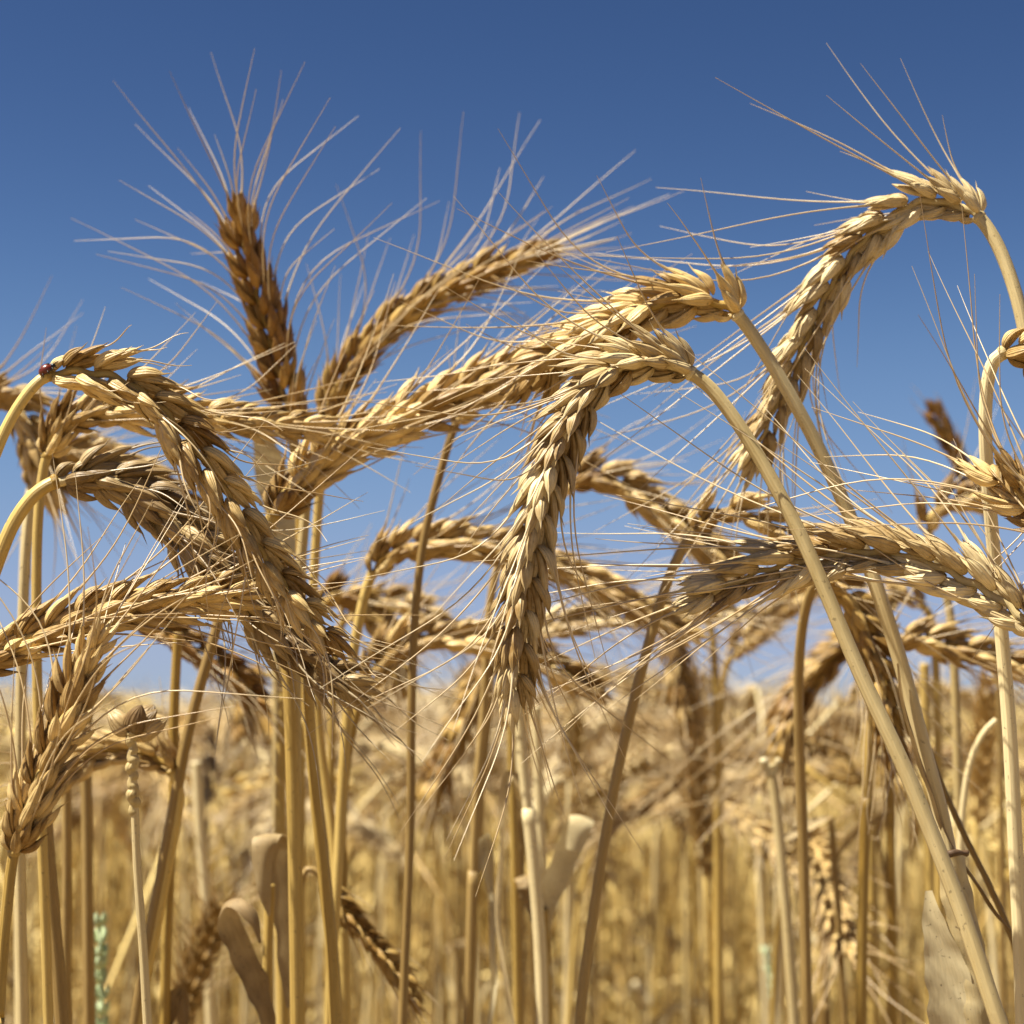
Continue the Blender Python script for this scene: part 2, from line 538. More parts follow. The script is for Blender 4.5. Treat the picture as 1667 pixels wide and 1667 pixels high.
def stem_mesh(C, r_top, r_bot, mat, nodes=(0.42, 0.68), k=12, name='stem_mesh'):
    mb = MB()
    t = np.linspace(0, 1, len(C))
    r = np.interp(t, [0, 0.06, 0.30, 1], [r_top, r_top * 1.02, (r_top + r_bot) / 2, r_bot])
    for nd in nodes:
        r = r * (1 + 0.35 * np.exp(-((t - nd) / 0.008) ** 2))
    tube(mb, C, r, k, 30.0)
    return mb.mesh(name, mat)


SHEATH = {53, 60, 66, 68, 13, 16, 17, 28, 37}


def plant(label, ear=None, stem=None, group=None, s=1.0, roll=0.5, twist=0.6, tone='gold', straw='gold', seed=1, rt=1.4, rbm=2.0,
          cat='wheat stalk', name='wheat_stalk', **kw):
    """ear, stem: (px, py, depth) along the photograph, both starting at the foot of the ear"""
    rng = random.Random(seed * 7 + 3)
    E = [at(*p) for p in ear] if ear else []
    S = [at(*p) for p in stem]
    S = S + ground_stem(S)
    if ear:
        full = list(reversed(S)) + E[1:] if (E[0] - S[0]).length < 1e-5 else list(reversed(S)) + E
    else:
        full = list(reversed(S))
    C, L = catmull(full, 400)
    # where does the ear start on the dense curve
    if ear:
        k = int(np.argmin(np.linalg.norm(C - npv(S[0]), axis=1)))
        Cs, Ce = C[:k + 1], C[k:]
    else:
        Cs = C
    root = empty(name, Vector(C[0]))
    tag(root, label, cat, group)
    m = 160
    d = np.concatenate([[0], np.cumsum(np.linalg.norm(np.diff(Cs, axis=0), axis=1))])
    g = d[-1] * (1 - np.linspace(0, 1, m) ** 1.4)
    Cd = np.stack([np.interp(g, d, Cs[:, q]) for q in range(3)], -1)
    sr = random.Random(seed)
    link('stem', stem_mesh(Cd - C[0], rt * 0.001 * s, 0.94 * rbm * 0.001 * s, STRAW[straw], nodes=(0.5 + sr.uniform(-.08, .08), 0.78)), root)
    if seed in SHEATH:
        h = sr.uniform(.035, .13)
        i0 = int(np.argmin(np.abs((1 - g / d[-1]) - h)))
        Cs2 = (Cd - C[0])[i0:]
        q2 = np.linspace(0, 1, len(Cs2))
        rs2 = np.interp((1 - g / d[-1])[i0:], [0, .3, 1], [rt, (rt + rbm) / 2, rbm]) * .001 * s * (1.10 + .10 * np.exp(-q2 * 60)) + .00012
        sb = MB(); tube(sb, Cs2, rs2, 12, 20)
        sm_ = STRAW[straw]
        link('leaf_sheath', sb.mesh('leaf_sheath_mesh', sm_), root)
        if seed % 2:
            a_ = sr.choice([-1, 1]) * sr.uniform(.5, 1)
            o_ = np.array([a_, sr.uniform(-.4, .5), 0]); p0 = Cs2[0]; Lw = sr.uniform(.035, .07)
            c_, _ = catmull([Vector(p0 - [0, 0, .003]), Vector(p0 + o_ * .004 + [0, 0, .009]), Vector(p0 + o_ * .007 + [0, 0, .006]), Vector(p0 + o_ * .010 - [0, 0, Lw * .5]), Vector(p0 + o_ * .004 - [0, 0, Lw])], 30)
            lb_ = MB(); u_ = np.linspace(0, 1, 30)
            ribbon(lb_, c_, .0019 * np.minimum(1, u_ * 5 + .5) * (1 - u_ ** 2 * .9) * (1 + .12 * np.sin(u_ * 30)), .9, None, [0, sr.uniform(.5, 2), sr.uniform(-1, 3)], nv=7, rng=sr, wave=.3)
            link('leaf', lb_.mesh('leaf_mesh', sr.choice([LEAF, LEAF_P])), root)
    if ear:
        Ce2, Le = catmull([Vector(c) for c in Ce[::max(1, len(Ce) // 24)]] + [Vector(Ce[-1])], 90)
        build_ear(root, C[0], Ce2, s, roll, twist, tone, rng, **kw)
        # collar at the foot of the ear
        cb = MB()
        tt = np.gradient(Ce2, axis=0)[0]; tt = norm(tt)
        cc = np.array([Ce2[0] - tt * 0.0008 + tt * q for q in np.linspace(0, 0.0016, 5)]) - C[0]
        tube(cb, cc, np.array([0.95, 1.08, 1.16, 1.08, 0.9]) * rt * 0.001 * s, 10)
        link('collar', cb.mesh('collar_mesh', STRAW[straw]), root)
    return root


def leaf_on(root, pts, w, mat=LEAF, fold=0.4, twist=0.0, wave=0.2, label=None, n=50, wdir=None):
    C, L = catmull([at(*p) for p in pts], n)
    t = np.linspace(0, 1, n)
    if np.ndim(w): ww = np.interp(t, np.linspace(0, 1, len(w)), w)
    else: ww = w * np.clip(np.minimum(t * 6 + 0.4, 1), 0, 1) * (1 - smooth((t - 0.75) * 4) * 0.9)
    lr = random.Random(len(pts) * 31 + int(pts[0][0]))
    p_, q_ = lr.uniform(0, 6), lr.uniform(0, 6)
    ww = ww * (1 + .05 * np.sin(t * 23 + p_) + .04 * np.sin(t * 41 + q_))
    mb = MB()
    r0 = npv(root.location)
    ribbon(mb, C - r0, ww, fold, np.array([0, -1, 0.2]), twist, wave=wave, nv=9, wdir=wdir)
    o = link('leaf', mb.mesh('leaf_mesh', mat), root)
    if label: o['label'] = label
    return o


# ------------------------------------------------------------------ ground
gm = MB()
gx = np.concatenate([-np.geomspace(900, 1, 24), np.linspace(-0.8, 0.8, 9), np.geomspace(1, 900, 24)])
gy = np.concatenate([[-60, -20, -8, -3, -1], np.linspace(0, 4, 12), np.geomspace(4.6, 1500, 30)])
GX, GY = np.meshgrid(gx, gy, indexing='ij')
GZ = 0.012 * np.sin(GX * 7.1) * np.sin(GY * 5.3) * (np.abs(GX) < 3)
gm.grid(np.stack([GX, GY, GZ], -1), np.linspace(0, 1, len(gy)), np.linspace(0, 1, len(gx)))
m = bpy.data.materials.new('dry_soil'); m.use_nodes = True
n_, l_ = m.node_tree.nodes, m.node_tree.links
pr = n_['Principled BSDF']; pr.inputs['Roughness'].default_value = 0.95
tc = n_.new('ShaderNodeTexCoord')
no = n_.new('ShaderNodeTexNoise'); no.inputs['Scale'].default_value = 9; no.inputs['Detail'].default_value = 8
cr = n_.new('ShaderNodeValToRGB')
cr.color_ramp.elements[0].position = 0.35; cr.color_ramp.elements[0].color = (0.11, 0.07, 0.03, 1)
cr.color_ramp.elements[1].position = 0.68; cr.color_ramp.elements[1].color = (0.30, 0.21, 0.09, 1)
l_.new(tc.outputs['Object'], no.inputs['Vector']); l_.new(no.outputs[0], cr.inputs[0]); l_.new(cr.outputs[0], pr.inputs['Base Color'])
bp = n_.new('ShaderNodeBump'); bp.inputs['Strength'].default_value = 0.8; bp.inputs['Distance'].default_value = 0.02
l_.new(no.outputs[0], bp.inputs['Height']); l_.new(bp.outputs[0], pr.inputs['Normal'])
tag(link('ground', gm.mesh('ground_mesh', m)), kind='structure')

# ------------------------------------------------------------------ the wheat stalks one can tell apart
G1 = 'foreground wheat stalks'
# centre, in focus
plant('sharply focused wheat ear hanging straight down in the centre from a thick arched pale straw',
      ear=[(1132, 612, .398), (1060, 588, .397), (985, 612, .396), (930, 682, .395), (893, 770, .394), (868, 870, .393), (852, 960, .393), (842, 1045, .394), (836, 1122, .396)],
      stem=[(1132, 612, .398), (1180, 660, .397), (1240, 752, .395), (1312, 890, .392), (1400, 1095, .388), (1480, 1268, .384), (1560, 1470, .380), (1618, 1640, .376), (1660, 1760, .374)],
      roll=0.95, twist=-0.5, tone='pale', straw='pale', seed=1, rt=1.45, rbm=2.35, alen=.052, spread=1.0, s=1.0, arange=(28, 74), flat=.7)
# behind it, upper
p2 = plant('fat golden ear arching left just above the central one, torn leaf sheath on its straw',
      ear=[(1200, 512, .430), (1165, 492, .430), (1100, 488, .431), (1030, 512, .433), (965, 548, .436), (905, 585, .440), (858, 622, .445)],
      stem=[(1200, 512, .430), (1245, 575, .431), (1290, 650, .431), (1340, 745, .431), (1392, 862, .431), (1430, 965, .430), (1468, 1085, .430), (1505, 1225, .429), (1535, 1340, .428), (1560, 1480, .427), (1590, 1640, .426), (1605, 1760, .426)],
      roll=0.75, twist=0.5, tone='gold', straw='pale', seed=2, rt=1.35, rbm=2.3, alen=.044, s=1.12, spread=1.1)
plant('long wheat ear drooping to the left from the arched straw high at the right edge',
      ear=[(1592, 352, .428), (1560, 335, .430), (1500, 328, .432), (1440, 362, .436), (1385, 415, .440), (1340, 490, .444), (1303, 572, .448), (1265, 655, .452), (1228, 742, .456)],
      stem=[(1592, 352, .428), (1622, 395, .426), (1648, 460, .424), (1668, 540, .422), (1685, 660, .420), (1700, 860, .418), (1715, 1200, .415), (1725, 1700, .412)],
      roll=0.7, twist=0.3, tone='pale', straw='pale', seed=3, rt=1.5, rbm=2.0, alen=.056, s=1.0, spread=1.0, arange=(20, 62), flat=.6)
plant('broad almost level wheat ear from the right edge, tip pointing left behind the crossing straw',
      ear=[(1690, 1030, .385), (1640, 985, .388), (1580, 948, .391), (1500, 912, .394), (1420, 897, .397), (1330, 907, .400), (1240, 930, .402), (1158, 965, .404)],
      stem=[(1690, 1030, .385), (1730, 1090, .384), (1765, 1200, .383), (1785, 1450, .382), (1795, 1700, .38)],
      roll=0.4, twist=0.25, tone='pale', straw='pale', seed=4, alen=.056, s=1.08, spread=.55, rt=1.6)
p5 = plant('slender wheat ear arching from the left edge down to the centre with short curled bristles',
      ear=[(78, 612, .384), (130, 606, .384), (195, 618, .385), (258, 662, .385), (312, 722, .386), (360, 790, .387), (402, 862, .388), (446, 930, .389), (490, 985, .390), (528, 1028, .391)],
      stem=[(78, 612, .384), (52, 632, .383), (20, 678, .382), (-8, 740, .381), (-40, 840, .38), (-75, 1060, .38), (-100, 1400, .38), (-110, 1700, .38)],
      roll=0.1, twist=0.5, tone='gold', straw='gold', seed=5, rt=1.25, rbm=1.8, alen=.036, curl=0.55, s=0.92, spread=.75, ndens=.86)
plant('dull grey brown wheat ear arching from the left edge just below the slender one',
      ear=[(98, 782, .410), (150, 778, .411), (210, 795, .412), (265, 832, .413), (320, 882, .414), (372, 938, .416), (428, 1002, .418), (492, 1062, .420), (556, 1108, .422)],
      stem=[(98, 782, .410), (62, 800, .409), (30, 838, .408), (5, 890, .407), (-25, 990, .406), (-50, 1200, .405), (-60, 1500, .404), (-65, 1700, .404)],
      roll=0.6, twist=0.3, tone='grey', straw='gold', seed=6, rt=1.35, alen=.034, curl=0.3, s=1.12, spread=.8, base_naked=3)
plant('golden wheat ear running level behind the slender arching ear at the left',
      ear=[(78, 735, .452), (100, 692, .452), (150, 672, .452), (220, 668, .453), (300, 672, .455), (370, 682, .457), (440, 690, .459), (512, 694, .461)],
      stem=[(78, 735, .452), (66, 800, .452), (60, 900, .451), (60, 1080, .45), (66, 1300, .45), (74, 1500, .45), (80, 1700, .45)],
      roll=0.55, twist=0.4, tone='gold', straw='gold', seed=7, alen=.036, s=0.92, rt=1.3, rbm=1.5, spread=.8)
plant('long thick wheat ear rising to the right, its tip behind the fat arching ear',
      ear=[(445, 838, .468), (480, 790, .468), (545, 735, .469), (620, 695, .470), (700, 662, .471), (780, 632, .472), (850, 604, .473), (905, 580, .474)],
      stem=[(445, 838, .468), (438, 870, .468), (452, 960, .467), (470, 1100, .467), (478, 1300, .466), (482, 1500, .466), (485, 1700, .466)],
      roll=0.7, twist=0.5, tone='gold', straw='gold', seed=8, alen=.040, s=1.22, spread=.9, rbm=1.7)
p8 = plant('wheat ear growing in from the left edge, pointing right below the two arching ears',
      ear=[(-30, 1078, .396), (25, 1052, .396), (90, 1022, .397), (160, 998, .398), (235, 985, .400), (305, 978, .402), (370, 972, .404)],
      stem=[(-30, 1078, .396), (-70, 1110, .396), (-100, 1200, .396), (-110, 1400, .395), (-115, 1700, .395)],
      roll=0.6, twist=0.4, tone='gold', straw='gold', seed=9, alen=.048, s=0.98, spread=.75)
plant('bushy upright pale wheat ear with widely spread bristles at the lower left edge',
      ear=[(22, 1392, .372), (42, 1330, .372), (68, 1258, .373), (96, 1190, .374), (124, 1120, .375), (150, 1062, .376)],
      stem=[(22, 1392, .372), (12, 1470, .372), (4, 1560, .372), (-2, 1660, .372), (-6, 1760, .372)],
      roll=0.5, twist=0.5, tone='gold', straw='gold', seed=10, alen=.048, s=.92, spread=1.25, rt=1.2, rbm=1.4)
plant('upright dark brown wheat ear rising into the blue sky at the upper left',
      ear=[(475, 700, .500), (462, 640, .500), (443, 560, .500), (420, 480, .499), (402, 418, .498), (392, 362, .497)],
      stem=[(475, 700, .500), (482, 760, .500), (490, 860, .500), (490, 1000, .499), (498, 1130, .497), (515, 1290, .494), (532, 1450, .49), (545, 1600, .488), (552, 1760, .486)],
      roll=0.3, twist=0.3, tone='brown', straw='gold', seed=11, alen=.054, s=1.0, spread=1.0, tipk=0.75, arange=(48, 82), flat=.45, rbm=1.9)
plant('golden brown ear leaning up right against the sky beside the dark upright one',
      ear=[(530, 690, .525), (548, 635, .525), (590, 570, .525), (645, 520, .526), (710, 480, .527), (790, 443, .528), (878, 412, .530)],
      stem=[(530, 690, .525), (524, 760, .525), (516, 860, .525), (510, 1000, .525), (520, 1200, .524), (545, 1400, .522), (538, 1600, .52), (530, 1760, .52)],
      roll=0.5, twist=0.5, tone='amber', straw='gold', seed=12, alen=.054, s=.92, spread=1.1, rbm=1.6)
# right of the centre, behind
plant('wheat ear curving down to the right behind the central ear, under its arch',
      ear=[(905, 800, .555), (945, 776, .555), (1000, 782, .555), (1055, 815, .555), (1110, 855, .556), (1160, 898, .557), (1192, 935, .558)],
      stem=[(905, 800, .555), (880, 850, .556), (862, 960, .557), (845, 1120, .557), (852, 1250, .556), (868, 1400, .555), (880, 1560, .555), (885, 1760, .555)],
      roll=0.2, twist=0.3, tone='gold', straw='pale', seed=13, alen=.036, s=1.02, spread=.8, rbm=1.8)
plant('small loose wheat ear on top of the long leaning brown straw right of the centre',
      ear=[(1128, 868, .480), (1150, 838, .480), (1185, 830, .480), (1232, 842, .480), (1278, 864, .481), (1330, 886, .482)],
      stem=[(1128, 868, .480), (1105, 905, .480), (1082, 960, .480), (1050, 1070, .480), (1020, 1190, .479), (995, 1310, .478), (970, 1460, .477), (948, 1620, .476), (935, 1760, .475)],
      roll=0.1, twist=0.2, tone='gold', straw='brown', seed=14, alen=.034, s=0.92, spread=.7, rbm=1.55, ndens=.8, awn_keep=.6, base_naked=1)
plant('wheat ear arching rightwards into the central hanging ear from a thin straw left of it',
      ear=[(606, 935, .520), (640, 898, .520), (700, 883, .520), (765, 884, .521), (830, 897, .522), (890, 922, .523)],
      stem=[(606, 935, .520), (590, 985, .520), (576, 1060, .520), (566, 1160, .519), (556, 1300, .518), (548, 1450, .516), (538, 1600, .515), (532, 1760, .515)],
      roll=0.25, twist=0.4, tone='gold', straw='gold', seed=15, alen=.038, s=1.0, spread=.8, rbm=1.5)
plant('blurred pale wheat ear bending low behind the thin straws left of the central ear tip',
      ear=[(596, 1120, .560), (615, 1078, .560), (660, 1046, .560), (720, 1036, .560), (790, 1040, .561), (860, 1062, .562), (925, 1098, .563), (962, 1122, .564)],
      stem=[(596, 1120, .560), (575, 1180, .560), (560, 1280, .560), (556, 1400, .56), (560, 1560, .56), (566, 1760, .56)],
      roll=0.2, twist=0.4, tone='gold', straw='gold', seed=16, alen=.036, s=1.0, spread=.8, rbm=2.0)
plant('wheat ear crossing behind the middle of the central hanging ear, sloping down to the right',
      ear=[(838, 900, .575), (880, 908, .575), (940, 932, .575), (1000, 965, .575), (1060, 1000, .576), (1112, 1026, .577)],
      stem=[(838, 900, .575), (812, 920, .575), (796, 1000, .575), (788, 1150, .575), (776, 1300, .575), (768, 1500, .575), (762, 1760, .575)],
      roll=0.3, twist=0.4, tone='gold', straw='brown', seed=17, alen=.034, s=0.95, spread=.8, rbm=1.6)
plant('almost level wheat ear behind the lower half of the central ear, tip right',
      ear=[(850, 1040, .600), (880, 1022, .600), (950, 1006, .600), (1030, 998, .600), (1110, 992, .601), (1195, 998, .602)],
      stem=[(850, 1040, .600), (836, 1080, .600), (832, 1200, .600), (838, 1400, .60), (845, 1760, .60)],
      roll=0.2, twist=0.4, tone='pale', straw='gold', seed=18, alen=.032, s=0.92, spread=.7, rbm=1.6)
plant('out of focus dark brown wheat ear hanging just left of the central ear tip',
      ear=[(806, 1048, .680), (790, 1090, .680), (766, 1140, .680), (742, 1195, .680), (722, 1240, .680), (708, 1282, .680)],
      stem=[(806, 1048, .680), (818, 1010, .680), (836, 1002, .680), (848, 1060, .682), (852, 1200, .685), (848, 1400, .69), (842, 1760, .69)],
      roll=0.8, twist=0.2, tone='amber', straw='brown', seed=19, alen=.034, s=1.12, spread=.6)
plant('wheat ear lying level to the left at the lower left, joined at a straw crossing',
      ear=[(282, 1262, .500), (262, 1238, .500), (225, 1222, .500), (180, 1220, .499), (135, 1234, .498), (95, 1262, .497)],
      stem=[(282, 1262, .500), (292, 1300, .500), (275, 1400, .5), (256, 1500, .5), (232, 1620, .5), (220, 1760, .5)],
      roll=0.3, twist=0.3, tone='gold', straw='gold', seed=20, alen=.036, s=0.95, spread=.8, rbm=2.3)
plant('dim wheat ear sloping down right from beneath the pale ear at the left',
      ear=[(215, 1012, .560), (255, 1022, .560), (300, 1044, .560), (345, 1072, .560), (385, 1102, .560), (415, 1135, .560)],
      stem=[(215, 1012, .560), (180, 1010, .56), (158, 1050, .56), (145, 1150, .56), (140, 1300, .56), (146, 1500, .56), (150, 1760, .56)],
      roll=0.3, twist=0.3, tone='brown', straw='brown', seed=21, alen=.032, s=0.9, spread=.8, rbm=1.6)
plant('blurred wheat ear hanging at the far left edge behind the slender arch',
      ear=[(-40, 655, .540), (0, 640, .540), (30, 665, .540), (52, 705, .540), (68, 745, .541), (84, 790, .542)],
      stem=[(-40, 655, .540), (-80, 700, .540), (-100, 850, .54), (-110, 1200, .54), (-115, 1700, .54)],
      roll=0.5, twist=0.3, tone='gold', straw='gold', seed=22, alen=.038, s=1.15, spread=.9)
plant('blurred brownish wheat ear tucked behind the base of the dull grey ear',
      ear=[(50, 800, .560), (78, 745, .560), (120, 735, .560), (170, 748, .560), (225, 772, .560), (280, 805, .560), (330, 845, .56)],
      stem=[(50, 800, .560), (42, 870, .560), (38, 1000, .56), (34, 1200, .56), (32, 1450, .56), (34, 1760, .56)],
      roll=0.5, twist=0.3, tone='gold', straw='pale', seed=23, alen=.034, s=1.05, spread=.8, rbm=2.0)
# right edge
plant('wheat ear drooping off the right edge from a smooth upright white straw',
      ear=[(1630, 576, .402), (1655, 568, .401), (1685, 578, .400), (1712, 610, .399), (1732, 655, .398), (1746, 710, .397), (1756, 770, .396)],
      stem=[(1630, 576, .402), (1614, 594, .403), (1606, 640, .404), (1604, 700, .405), (1608, 780, .407), (1618, 900, .410), (1632, 1050, .411), (1644, 1200, .411), (1654, 1400, .411), (1662, 1560, .411), (1668, 1760, .411)],
      roll=0.4, twist=0.3, tone='gold', straw='pale', seed=24, rt=1.4, rbm=2.15, alen=.046, s=1.0, spread=1.0, base_naked=1)
plant('pale wheat ear entering halfway up the right edge, bristles reaching far left across the straws',
      ear=[(1790, 900, .375), (1750, 872, .376), (1710, 845, .378), (1670, 815, .380), (1638, 785, .382), (1615, 760, .384)],
      stem=[(1790, 900, .375), (1830, 940, .374), (1860, 1050, .373), (1880, 1400, .372), (1890, 1760, .372)],
      roll=0.4, twist=0.3, tone='gold', straw='pale', seed=25, alen=.060, s=0.95, spread=1.0)
plant('blurred wheat ear hooked over at the right, behind the smooth upright white straw',
      ear=[(1512, 870, .580), (1520, 832, .580), (1560, 812, .580), (1610, 806, .580), (1665, 812, .580), (1715, 835, .58)],
      stem=[(1512, 870, .580), (1530, 930, .58), (1548, 1010, .58), (1556, 1150, .58), (1562, 1400, .58), (1566, 1760, .58)],
      roll=0.4, twist=0.3, tone='gold', straw='pale', seed=26, alen=.036, s=0.95, spread=.9, rbm=2.0)
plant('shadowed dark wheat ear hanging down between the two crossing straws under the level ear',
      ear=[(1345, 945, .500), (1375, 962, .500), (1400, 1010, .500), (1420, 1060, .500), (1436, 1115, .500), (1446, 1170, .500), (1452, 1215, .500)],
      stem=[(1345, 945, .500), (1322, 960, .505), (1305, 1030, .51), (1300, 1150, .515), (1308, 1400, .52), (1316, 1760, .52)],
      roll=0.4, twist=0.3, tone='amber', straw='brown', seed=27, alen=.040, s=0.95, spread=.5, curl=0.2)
plant('thin wheat ear lying level at the right behind the white straw, below the broad ear',
      ear=[(1440, 1060, .540), (1475, 1040, .540), (1530, 1046, .540), (1590, 1062, .540), (1650, 1080, .540), (1710, 1105, .54)],
      stem=[(1440, 1060, .540), (1422, 1120, .54), (1412, 1250, .54), (1405, 1450, .54), (1400, 1760, .54)],
      roll=0.4, twist=0.3, tone='gold', straw='gold', seed=28, alen=.034, s=0.9, spread=.7, rbm=1.8)
plant('dark blurred tip of an ear poking up alone into the sky at the right',
      ear=[(1600, 830, .72), (1580, 790, .72), (1562, 750, .72), (1542, 710, .72), (1522, 672, .72)],
      stem=[(1600, 830, .72), (1612, 880, .72), (1622, 1000, .72), (1630, 1300, .72), (1634, 1760, .72)],
      roll=0.4, twist=0.3, tone='brown', straw='brown', seed=29, alen=.020, s=0.75, spread=.6, awn_keep=.3)
plant('very blurred wheat ear slanting up right in the sky gap left of the crossing straws',
      ear=[(1190, 1070, .80), (1212, 1045, .80), (1250, 1012, .80), (1288, 982, .80), (1325, 955, .80)],
      stem=[(1190, 1070, .80), (1176, 1120, .80), (1170, 1300, .80), (1166, 1500, .80), (1164, 1760, .80)],
      roll=0.4, twist=0.3, tone='gold', straw='gold', seed=30, alen=.040, s=1.1, spread=.8)
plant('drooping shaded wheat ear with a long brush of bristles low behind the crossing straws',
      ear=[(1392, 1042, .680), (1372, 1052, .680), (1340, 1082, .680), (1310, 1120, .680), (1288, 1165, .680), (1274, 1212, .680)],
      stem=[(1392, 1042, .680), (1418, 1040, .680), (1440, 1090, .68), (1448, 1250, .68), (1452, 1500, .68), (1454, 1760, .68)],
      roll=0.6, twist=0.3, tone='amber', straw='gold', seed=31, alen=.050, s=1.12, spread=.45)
plant('small brown weathered ear low among the stalks, sloping down to the right',
      ear=[(525, 1432, .530), (552, 1468, .530), (585, 1508, .530), (618, 1548, .530), (648, 1585, .530), (672, 1625, .530)],
      stem=[(525, 1432, .530), (505, 1412, .53), (490, 1440, .53), (486, 1540, .53), (488, 1760, .53)],
      roll=0.4, twist=0.3, tone='amber', straw='brown', seed=34, alen=.022, s=0.62, spread=.5, awn_keep=.4)
plant('blurred dark wheat ear hanging above the field edge left of the paired straws',
      ear=[(432, 1098, .80), (418, 1108, .80), (406, 1132, .80), (400, 1165, .80), (398, 1200, .80)],
      stem=[(432, 1098, .80), (450, 1110, .80), (458, 1180, .80), (460, 1400, .80), (460, 1760, .80)],
      roll=0.4, twist=0.3, tone='amber', straw='gold', seed=35, alen=.024, s=1.0, spread=.5, awn_keep=.5)
plant('blurred wheat ear arching behind the forked straws at the left, lit from above',
      ear=[(560, 1010, .66), (585, 985, .66), (622, 975, .66), (660, 985, .66), (696, 1005, .66), (725, 1035, .66)],
      stem=[(560, 1010, .66), (548, 1050, .66), (540, 1200, .66), (536, 1400, .66), (534, 1760, .66)],
      roll=0.4, twist=0.3, tone='gold', straw='gold', seed=36, alen=.034, s=1.05, spread=.8)
plant('blurred wheat ear drooping left of the thin upright brown straw near the centre left',
      ear=[(520, 985, .62), (545, 968, .62), (580, 975, .62), (612, 1008, .62), (636, 1052, .62), (650, 1100, .62)],
      stem=[(520, 985, .62), (500, 1010, .62), (490, 1150, .62), (488, 1400, .62), (488, 1760, .62)],
      roll=0.5, twist=0.3, tone='amber', straw='gold', seed=37, alen=.034, s=1.05, spread=.7)
plant('blurred drooping wheat ear right of the leaning brown straw at the field edge',
      ear=[(1130, 1000, .74), (1112, 1010, .74), (1102, 1040, .74), (1104, 1085, .74), (1112, 1130, .74), (1122, 1170, .74)],
      stem=[(1130, 1000, .74), (1150, 1005, .74), (1162, 1060, .74), (1168, 1250, .74), (1170, 1760, .74)],
      roll=0.5, twist=0.3, tone='gold', straw='gold', seed=38, alen=.036, s=1.1, spread=.6)
plant('blurred wheat ear hooked down behind the right end of the broad level ear',
      ear=[(1500, 985, .66), (1478, 970, .66), (1450, 975, .66), (1428, 1000, .66), (1416, 1040, .66), (1412, 1082, .66)],
      stem=[(1500, 985, .66), (1516, 1010, .66), (1524, 1100, .66), (1528, 1300, .66), (1530, 1760, .66)],
      roll=0.5, twist=0.3, tone='gold', straw='gold', seed=39, alen=.034, s=1.0, spread=.7)
plant('tall thin brown straw whose small ear hides behind the long thick rising ear',
      ear=[(742, 690, .51), (752, 664, .51), (772, 645, .512), (800, 632, .514), (835, 625, .516)],
      stem=[(742, 690, .51), (728, 730, .51), (706, 810, .51), (688, 890, .51), (676, 1000, .51), (670, 1150, .51), (668, 1350, .51), (660, 1550, .51), (652, 1760, .51)],
      roll=0.5, twist=0.3, tone='gold', straw='brown', seed=40, alen=.034, s=.8, rbm=1.75, spread=.7)

# bare or broken straws
b = plant('thin straw topped by a bare knobbly pale rachis, lower left', ear=None,
          stem=[(216, 1212, .430), (217, 1260, .430), (220, 1330, .430), (224, 1420, .43), (234, 1560, .43), (242, 1700, .43)],
          straw='pale', seed=50, rt=0.9, rbm=1.6)
rb = MB()
C, L = catmull([at(214, 1190, .43), at(216, 1230, .43), at(216, 1270, .43), at(219, 1325, .43)], 60)
tt = np.linspace(0, 1, 60)
tube(rb, C - npv(b.location) + np.stack([0.0003 * np.sin(tt * 38), 0 * tt, 0 * tt], -1), 0.0012 + 0.00010 * np.sin(tt * 60) + 0.0002 * np.sin(tt * 17 + 1), 9, 5)
link('bare_rachis', rb.mesh('bare_rachis_mesh', STRAW['pale']), b)
for i, (dx, dz, w) in enumerate(((-.004, .002, .0024), (.003, .003, .003), (.007, .001, .003), (.001, -.001, .0028), (.005, .0045, .002))):
    hb = MB()
    husk(hb, 0.008, w * 2, w * .5, mat_frame(np.array([dx * 120, 0.1 - i * .1, 0.4 + dz * 60]), np.array([0, -1, 0.3]), npv(at(216 + dx * 900, 1196, .43)) - npv(b.location)), shell=True)
    link('empty_glume', hb.mesh('glume_mesh', HUSK['grey']), b)
